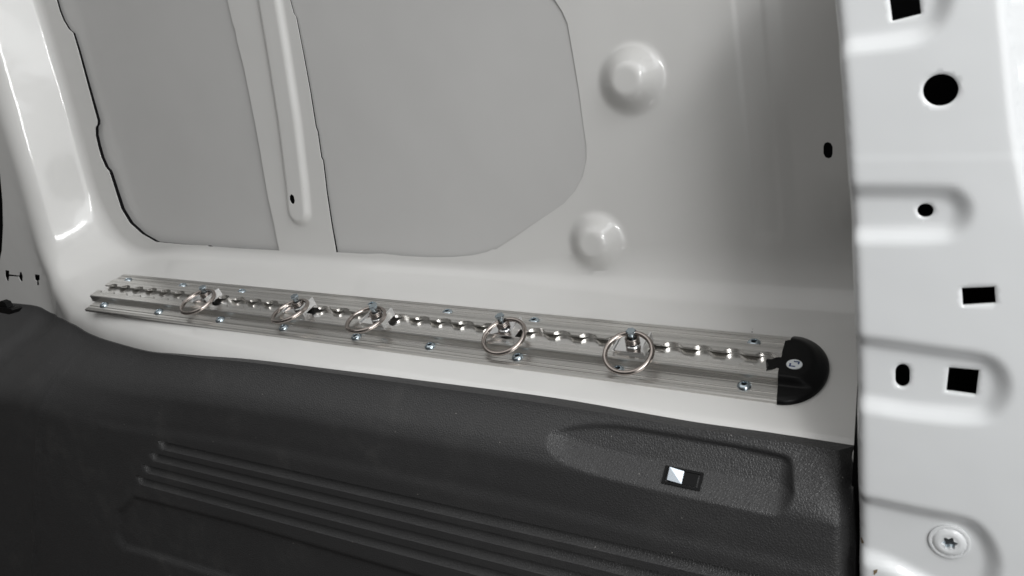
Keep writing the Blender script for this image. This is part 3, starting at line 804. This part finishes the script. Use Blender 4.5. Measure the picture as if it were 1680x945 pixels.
# ================================================================== RING FITTINGS
Nv, Dv, Xv = Vector(N), Vector(D), Vector((1, 0, 0))
def frame(a, b, h): return Xv * a + Dv * b + Nv * h        # fitting-local point: along, across, up
def make_fitting(label):
    root = thing('ring_fitting', label, 'ring fitting', group='ring fittings clamped in the rail slot')
    m = MB(); fr = lambda a, b, h: tuple(frame(a, b, h))
    m.box(fr, -0.0125, 0.0125, -0.0105, 0.0105, 0.0001, 0.0024)
    m.lathe(fr, [(0.0064, 0.0024), (0.0064, 0.0030), (0.0060, 0.0033)], 28)
    m.build('saddle_plate', M_bright, root, 20)
    m = MB()                                             # upright bright flap at the right, thin lip at the left
    def fl(x0, x1, tl, hh, b0, b1):
        v = [fr(x0, b0, 0.0001), fr(x1, b0, 0.0001), fr(x1, b1, 0.0001), fr(x0, b1, 0.0001), fr(x0 + tl, b0 - 0.0012, hh), fr(x1 + tl, b0 - 0.0012, hh), fr(x1 + tl, b1 - 0.0008, hh), fr(x0 + tl, b1 - 0.0008, hh)]
        m.add(v, [(0, 3, 2, 1), (4, 5, 6, 7), (0, 1, 5, 4), (1, 2, 6, 5), (2, 3, 7, 6), (3, 0, 4, 7)])
    fl(0.0126, 0.0138, -0.0004, 0.0088, -0.0105, 0.0105)
    m.build('side_flap', M_flap, root, 20, False)
    m = MB(); fl(-0.0138, -0.0126, -0.0004, 0.0036, -0.0104, 0.0070)
    m.build('side_flap', M_flap, root, 20, False)
    m = MB()                                             # spring washers
    path = []
    for k in range(0, 24 * 3 + 1):
        a = 2 * math.pi * k / 24; path.append(frame(0.0052 * math.cos(a), 0.0052 * math.sin(a), 0.0040 + 0.0050 * k / 72))
    m.tube(path, 0.0009, 10); m.build('spring', M_dsteel, root, 50)
    m = MB()
    m.lathe(fr, [(0.0029, 0.0030), (0.0029, 0.0145)], 24)
    hexn = [(0.0040, 0.0138), (0.0044, 0.0141), (0.0044, 0.0157), (0.0039, 0.0163)]
    m.lathe(fr, hexn, 6, 0.35)
    m.build('hex_bolt', M_zinc, root, 25)
    return root
fits = [((1039, 568), (-0.0656, -0.0251, -0.0002), (-0.009, -0.588, 0.809), 0.0, 'steel ring fitting nearest the black end cap, its ring standing widest open'),
        ((829, 541), (-0.1810, -0.0199, -0.0003), (-0.054, -0.531, 0.845), 0.14, 'steel ring fitting second from the black end cap, its bolt leaning left'),
        ((620, 524), (-0.3329, -0.0192, 0.0007), (-0.055, -0.324, 0.944), 0.02, 'steel ring fitting in the middle of the five, lying flat and tilted'),
        ((492, 506), (-0.4306, -0.0193, 0.0008), (-0.141, -0.307, 0.941), 0.02, 'steel ring fitting second from the far left end of the rail, ring tipped sideways'),
        ((340, 490), (-0.5655, -0.0209, 0.0001), (-0.042, -0.418, 0.908), -0.10, 'steel ring fitting closest to the far left end of the rail')]
RINGN = {}
proto = None
for i, (px, rc, rn, lean, label) in enumerate(fits):
    X, v = led_px(*px, 0.0085)
    loc = led(X, v, 0.0085)
    if proto is None: root = proto = make_fitting(label)
    else:
        root = proto.copy(); COL.objects.link(root); root['label'] = label
        for ch in list(proto.children):
            if ch.name.startswith('pull_ring'): continue
            c2 = ch.copy(); COL.objects.link(c2); c2.parent = root
    root.location = loc
    if lean:
        for ch in root.children:
            if ch.name.startswith('hex_bolt') or ch.name.startswith('spring'):
                ch.rotation_euler = Matrix.Rotation(-lean, 3, Dv).to_euler()
    # the loose ring, lying as it fell
    n_ = Vector(RINGN.get(i, rn)).normalized(); u = n_.orthogonal().normalized(); w = n_.cross(u)
    ctr = Vector(rc) - Vector(loc)
    m = MB(); m.tube([ctr + (u * math.cos(a) + w * math.sin(a)) * 0.0191 for a in [2 * math.pi * k / 72 for k in range(72)]], 0.0021, 14, True)
    m.build('pull_ring', M_steel, root, 60)
